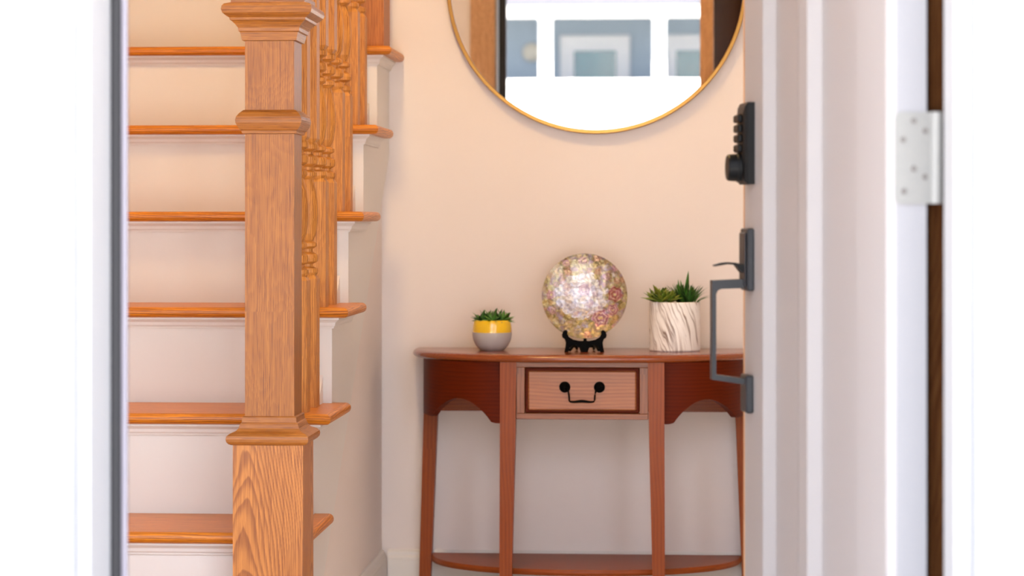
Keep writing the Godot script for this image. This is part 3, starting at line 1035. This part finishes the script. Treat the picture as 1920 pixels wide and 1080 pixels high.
	for q in [[0.002, 0.0], [0.0, 0.002], [0.0, 0.012], [0.002, 0.014]]:
		var o := dee(0.376 - q[0], 0.272 - q[0], 2.2, 40)
		var ring := []
		for v in o: ring.append(Vector3(v.x, 0.130 + q[1], v.y + 0.004))
		rings.append(ring)
	for k in range(rings.size() - 1):
		var p: Array = rings[k]
		var q: Array = rings[k + 1]
		for i in 40: b.f([p[i], p[i + 1], q[i + 1], q[i]], 1)
		b.f([p[40], p[0], q[0], q[40]], 2)
	b.f(rings[-1])
	lowr = rings[0].duplicate()
	lowr.reverse()
	b.f(lowr)
	part(t, "shelf", b.done(), M.cherry)

# ------------------------------------------------------------------ mirror
func build_mirror() -> void:
	var R := 0.366
	var t := thing("wall_mirror", "large round mirror in a thin brass frame above the table", "mirror", Vector3(-0.1683, 1.532, WALL + 0.001))
	var b := MB.new()
	var n := 96
	var prof := [[R - 0.010, 0.000], [R, 0.000], [R, 0.024], [R - 0.0015, 0.026], [R - 0.0085, 0.026], [R - 0.010, 0.024], [R - 0.010, 0.012]]
	for k in prof.size():
		var p: Array = prof[k]
		var q: Array = prof[(k + 1) % prof.size()]
		for i in n:
			var a0 := TAU * i / n
			var a1 := TAU * (i + 1) / n
			b.f([Vector3(p[0] * cos(a0), p[0] * sin(a0), p[1]), Vector3(p[0] * cos(a1), p[0] * sin(a1), p[1]), Vector3(q[0] * cos(a1), q[0] * sin(a1), q[1]), Vector3(q[0] * cos(a0), q[0] * sin(a0), q[1])], k + 1)
	part(t, "frame", b.done(), M.brass)
	b = MB.new()
	var ring0 := []
	var ring1 := []
	for i in n:
		var a := TAU * i / n
		ring0.append(Vector3((R - 0.0095) * cos(a), (R - 0.0095) * sin(a), 0.008))
		ring1.append(Vector3((R - 0.0095) * cos(a), (R - 0.0095) * sin(a), 0.020))
	b.loft([ring0, ring1])
	part(t, "glass", b.done(), M.mirror)

# ------------------------------------------------------------------ things on the table
func build_plate() -> void:
	var z := -5.68
	var easel := thing("plate_easel", "small black easel holding the mosaic plate", "easel", Vector3(-0.1915, TOP, z))
	# front: two scrolled horns joined by a curved bar on three feet
	var b := MB.new()
	var pv := PackedVector2Array()
	var half := [[0.0, 0.026], [0.012, 0.026], [0.026, 0.029], [0.036, 0.035], [0.040, 0.042], [0.0395, 0.049], [0.043, 0.052], [0.048, 0.0505], [0.051, 0.046], [0.053, 0.040], [0.0515, 0.034], [0.046, 0.030], [0.0435, 0.022], [0.0445, 0.012], [0.0470, 0.0], [0.0375, 0.0], [0.035, 0.009], [0.028, 0.0155], [0.019, 0.0165], [0.012, 0.011], [0.0085, 0.0], [0.0, 0.0]]
	for q in half: pv.append(Vector2(q[0], q[1]))
	for i in range(half.size() - 2, 0, -1): pv.append(Vector2(-half[i][0], half[i][1]))
	pv = PackedVector2Array()
	for i in half.size(): pv.append(Vector2(half[i][0], half[i][1]))
	for i in range(half.size() - 2, 0, -1): pv.append(Vector2(-half[i][0], half[i][1]))
	b.slab(pv, 0.014, 0.021, func(a, c, s): return Vector3(a, c, s))
	part(easel, "front", b.done(), M.iron)
	for s in [-1.0, 1.0]:
		b = MB.new()
		var pth := [Vector3(s * 0.034, 0.004, 0.016), Vector3(s * 0.028, 0.012, -0.012), Vector3(s * 0.022, 0.010, -0.040), Vector3(s * 0.020, 0.0035, -0.058)]
		b.tube(pth, 0.0035, 6)
		part(easel, "rear_leg", b.done(), M.iron)
	b = MB.new()
	b.tube([Vector3(0, 0.010, -0.040), Vector3(0, 0.055, -0.036), Vector3(0, 0.100, -0.034)], 0.004, 6)
	b.tube([Vector3(-0.022, 0.010, -0.040), Vector3(0.022, 0.010, -0.040)], 0.003, 6)
	part(easel, "back_rest", b.done(), M.iron)
	# plate: shallow glass dish, leaning back
	var p := thing("decorative_plate", "round plate of gold and pink mosaic glass on the easel", "plate", Vector3(-0.1915, TOP + 0.0305, z + 0.008))
	p.rotation.x = deg_to_rad(-9.0)
	var st := SurfaceTool.new()
	st.begin(Mesh.PRIMITIVE_TRIANGLES)
	st.set_smooth_group(1)
	var R := 0.1015
	var n := 64
	var m := 14
	var pt := func(i, j, back):
		var rr := float(j) / m
		var a: float = TAU * i / n
		var zz: float = 0.016 * rr * rr - (0.0035 if back else 0.0)
		return Vector3(R * rr * cos(a), R + R * rr * sin(a), zz - 0.010)
	for back in [false, true]:
		for j in m:
			for i in n:
				var idx := [[i, j], [i + 1, j], [i + 1, j + 1], [i, j + 1]]
				var order := [0, 1, 2, 0, 2, 3]
				if back: order = [0, 2, 1, 0, 3, 2]
				for o in order:
					var q: Array = idx[o]
					var v: Vector3 = pt.call(q[0], q[1], back)
					st.set_uv(Vector2(0.5 + 0.5 * v.x / R, 0.5 - 0.5 * (v.y - R) / R))
					st.add_vertex(v)
	for i in n:
		var q := [pt.call(i, m, true), pt.call(i + 1, m, true), pt.call(i + 1, m, false), pt.call(i, m, false)]
		for o in [0, 2, 1, 0, 3, 2]:
			st.set_smooth_group(2)
			st.set_uv(Vector2(0.5 + 0.49 * q[o].x / R, 0.5 - 0.49 * (q[o].y - R) / R))
			st.add_vertex(q[o])
	st.generate_normals()
	st.generate_tangents()
	var pm := mat(Color(0.88, 0.86, 0.86), 0.25, 0.35)
	pm.albedo_texture = plate_image()
	pm.normal_enabled = true
	pm.normal_texture = plate_bump()
	pm.normal_scale = 1.3
	pm.clearcoat_enabled = true
	pm.clearcoat = 1.0
	pm.clearcoat_roughness = 0.08
	part(p, "dish", st.commit(), pm)

func leaf_mesh(length: float, width: float, thick: float, bend: float, belly: float) -> ArrayMesh:
	var b := MB.new()
	var rings := []
	var n := 7
	for i in n + 1:
		var f := float(i) / n
		var w: float = width * (0.35 + 0.65 * sin(PI * pow(min(f / (2.0 * belly), 1.0), 1.0) * 0.5 + 0.0)) if f < 2.0 * belly * 0.5 else width * pow(max(0.0, 1.0 - (f - belly) / (1.0 - belly)), 0.7)
		w = max(w, 0.0002)
		var th: float = thick * (0.4 + 0.6 * sin(PI * min(f + 0.25, 1.0))) * min(1.0, w / width + 0.1)
		var c := Vector3(0, length * f * (1.0 - 0.15 * bend * f), length * bend * f * f)
		var ring := []
		for e in [[1.0, 0.35], [0.0, -0.25], [-1.0, 0.35], [-0.6, -0.75], [0.0, -1.0], [0.6, -0.75]]:
			ring.append(c + Vector3(e[0] * w * 0.5, 0, e[1] * th))
		rings.append(ring)
	b.loft(rings, true)
	return b.done()

func put_leaf(parent: Node, called: String, mesh: Mesh, m: Material, at: Vector3, turn: float, lean: float, size: float) -> void:
	var o := part(parent, called, mesh, m)
	# lean tips the leaf outwards, turn spins it round the plant
	var bs := Basis(Vector3.UP, turn) * Basis(Vector3.RIGHT, lean)
	o.transform = Transform3D(bs.scaled(Vector3.ONE * size) if false else bs * Basis.from_scale(Vector3.ONE * size), at)

func build_bowl_plant() -> void:
	var t := thing("potted_succulent", "small green succulent in a yellow and grey bowl pot", "plant", Vector3(-0.4135, TOP, -5.715))
	var b := MB.new()
	var pr := [[0.0250, 0.0], [0.0300, 0.002], [0.0385, 0.012], [0.0445, 0.024], [0.0470, 0.036], [0.0473, 0.0435]]
	b.lathe(0, 0, pr, 40, true)
	part(t, "pot", b.done(), mat(Color(0.70, 0.68, 0.67), 0.55), "grey lower bowl")
	b = MB.new()
	b.lathe(0, 0, [[0.0473, 0.0435], [0.0472, 0.050], [0.0462, 0.060], [0.0445, 0.068], [0.0430, 0.0725], [0.0405, 0.0725], [0.0400, 0.064], [0.002, 0.064]], 40, true, false, false)
	var ym := mat(Color(0.93, 0.75, 0.02), 0.22)
	ym.clearcoat_enabled = true
	ym.clearcoat = 0.8
	ym.clearcoat_roughness = 0.1
	part(t, "glazed_band", b.done(), ym, "glossy yellow band")
	b = MB.new()
	b.lathe(0, 0, [[0.0398, 0.060], [0.0398, 0.066], [0.002, 0.0675]], 24, true)
	part(t, "soil", b.done(), mat(Color(0.16, 0.12, 0.08), 1.0))
	var rng := RandomNumberGenerator.new()
	rng.seed = 31
	var meshes := [leaf_mesh(0.042, 0.0135, 0.0045, 0.28, 0.42), leaf_mesh(0.036, 0.0125, 0.0045, 0.15, 0.45)]
	var greens := [mat(Color(0.26, 0.46, 0.17), 0.5), mat(Color(0.33, 0.54, 0.20), 0.5), mat(Color(0.20, 0.36, 0.14), 0.5)]
	# several small rosettes crowd the bowl
	for c in [[0.0, 0.0, 1.05], [0.024, 0.008, 0.9], [-0.024, 0.006, 0.9], [0.012, -0.022, 0.85], [-0.012, -0.020, 0.85], [0.004, 0.026, 0.85], [-0.030, -0.012, 0.75], [0.030, -0.012, 0.75]]:
		var base := Vector3(c[0], 0.0665, c[1])
		var tilt := Vector2(c[0], c[1])
		for ring in [[5, 1.15], [5, 0.70], [3, 0.28]]:
			for i in int(ring[0]):
				var a: float = TAU * i / ring[0] + rng.randf() * 0.6 + ring[1]
				var lean: float = ring[1] + rng.randf_range(-0.12, 0.12)
				# lean more on the side that points outwards
				var dir := Vector2(sin(a), cos(a))
				lean += dir.dot(tilt) * 8.0
				put_leaf(t, "leaf", meshes[rng.randi() % 2], greens[rng.randi() % 3], base, a, clampf(lean, 0.05, 1.30), c[2] * rng.randf_range(0.85, 1.05))

func build_marble_plant() -> void:
	var t := thing("potted_succulent", "spiky green succulents in a tall white marbled cylinder pot", "plant", Vector3(0.0217, TOP, -5.725))
	var st := SurfaceTool.new()
	st.begin(Mesh.PRIMITIVE_TRIANGLES)
	var R := 0.0605
	var H := 0.117
	var n := 56
	var pr := [[R - 0.003, 0.0], [R, 0.003], [R, H - 0.002], [R - 0.0015, H], [R - 0.005, H], [R - 0.006, H - 0.012]]
	for k in range(pr.size() - 1):
		for i in n:
			var q := []
			var uv := []
			for e in [[k, i], [k, i + 1], [k + 1, i + 1], [k + 1, i]]:
				var a: float = TAU * e[1] / n
				q.append(Vector3(pr[e[0]][0] * cos(a), pr[e[0]][1], -pr[e[0]][0] * sin(a)))
				uv.append(Vector2(float(e[1]) / n, 1.0 - pr[e[0]][1] / H))
			for o in [0, 2, 1, 0, 3, 2]:
				st.set_smooth_group(k + 1)
				st.set_uv(uv[o])
				st.add_vertex(q[o])
	st.generate_normals()
	var mm := mat(Color(1, 1, 1), 0.35)
	mm.albedo_texture = marble_image()
	part(t, "pot", st.commit(), mm)
	var b := MB.new()
	b.lathe(0, 0, [[R - 0.0055, H - 0.016], [R - 0.0055, H - 0.008], [0.002, H - 0.006]], 24, true)
	part(t, "soil", b.done(), mat(Color(0.16, 0.12, 0.08), 1.0))
	b = MB.new()
	b.lathe(0, 0, [[0.002, 0.0], [R - 0.003, 0.0]], 24, false, false, false)
	part(t, "pot_base", b.done(), mat(Color(0.80, 0.78, 0.75), 0.6))
	var rng := RandomNumberGenerator.new()
	rng.seed = 77
	# low yellow-green rosettes on the left
	var fat := leaf_mesh(0.044, 0.0185, 0.005, 0.22, 0.5)
	var yg := [mat(Color(0.42, 0.50, 0.14), 0.5), mat(Color(0.33, 0.43, 0.12), 0.5), mat(Color(0.52, 0.56, 0.18), 0.5)]
	for c in [[-0.034, 0.012, 1.05], [-0.030, -0.022, 0.9], [-0.048, -0.004, 0.85], [-0.012, 0.030, 0.85], [-0.030, 0.036, 0.8]]:
		for ring in [[7, 1.05], [6, 0.65], [4, 0.25]]:
			for i in int(ring[0]):
				var a: float = TAU * i / ring[0] + rng.randf() * 0.4 + ring[1]
				put_leaf(t, "leaf", fat, yg[rng.randi() % 3], Vector3(c[0], H - 0.001, c[1]), a, ring[1] + rng.randf_range(-0.1, 0.1), c[2] * rng.randf_range(0.85, 1.05))
	# upright dark spikes on the right
	var spike := leaf_mesh(0.066, 0.0125, 0.0035, 0.10, 0.25)
	var dg := [mat(Color(0.19, 0.36, 0.10), 0.45), mat(Color(0.26, 0.45, 0.13), 0.45), mat(Color(0.14, 0.27, 0.08), 0.45)]
	for c in [[0.022, 0.004, 1.0], [0.034, 0.014, 0.92], [0.012, -0.014, 0.95], [0.036, -0.016, 0.88]]:
		for ring in [[7, 0.62], [6, 0.36], [4, 0.12]]:
			for i in int(ring[0]):
				var a: float = TAU * i / ring[0] + rng.randf() * 0.5 + ring[1] * 3.0
				put_leaf(t, "spiky_leaf", spike, dg[rng.randi() % 3], Vector3(c[0], H - 0.008, c[1]), a, ring[1] + rng.randf_range(-0.12, 0.12), c[2] * rng.randf_range(0.72, 1.0))
	put_leaf(t, "spiky_leaf", spike, dg[1], Vector3(0.026, H - 0.006, 0.0), 0.4, 0.10, 1.24)
	# fine drooping blades at the right edge
	var blade := leaf_mesh(0.052, 0.0035, 0.0012, 0.45, 0.2)
	for i in 12:
		put_leaf(t, "fine_leaf", blade, dg[i % 3], Vector3(0.046 + rng.randf_range(-0.004, 0.004), H - 0.006, 0.012 + rng.randf_range(-0.012, 0.02)), PI / 2 + rng.randf_range(-0.5, 0.5), rng.randf_range(0.15, 0.85), rng.randf_range(0.7, 1.0))
	for i in 5:
		put_leaf(t, "fine_leaf", blade, dg[i % 3], Vector3(0.006, H, 0.0), -PI / 2 + rng.randf_range(-0.6, 0.6), rng.randf_range(0.15, 0.5), rng.randf_range(0.9, 1.15))
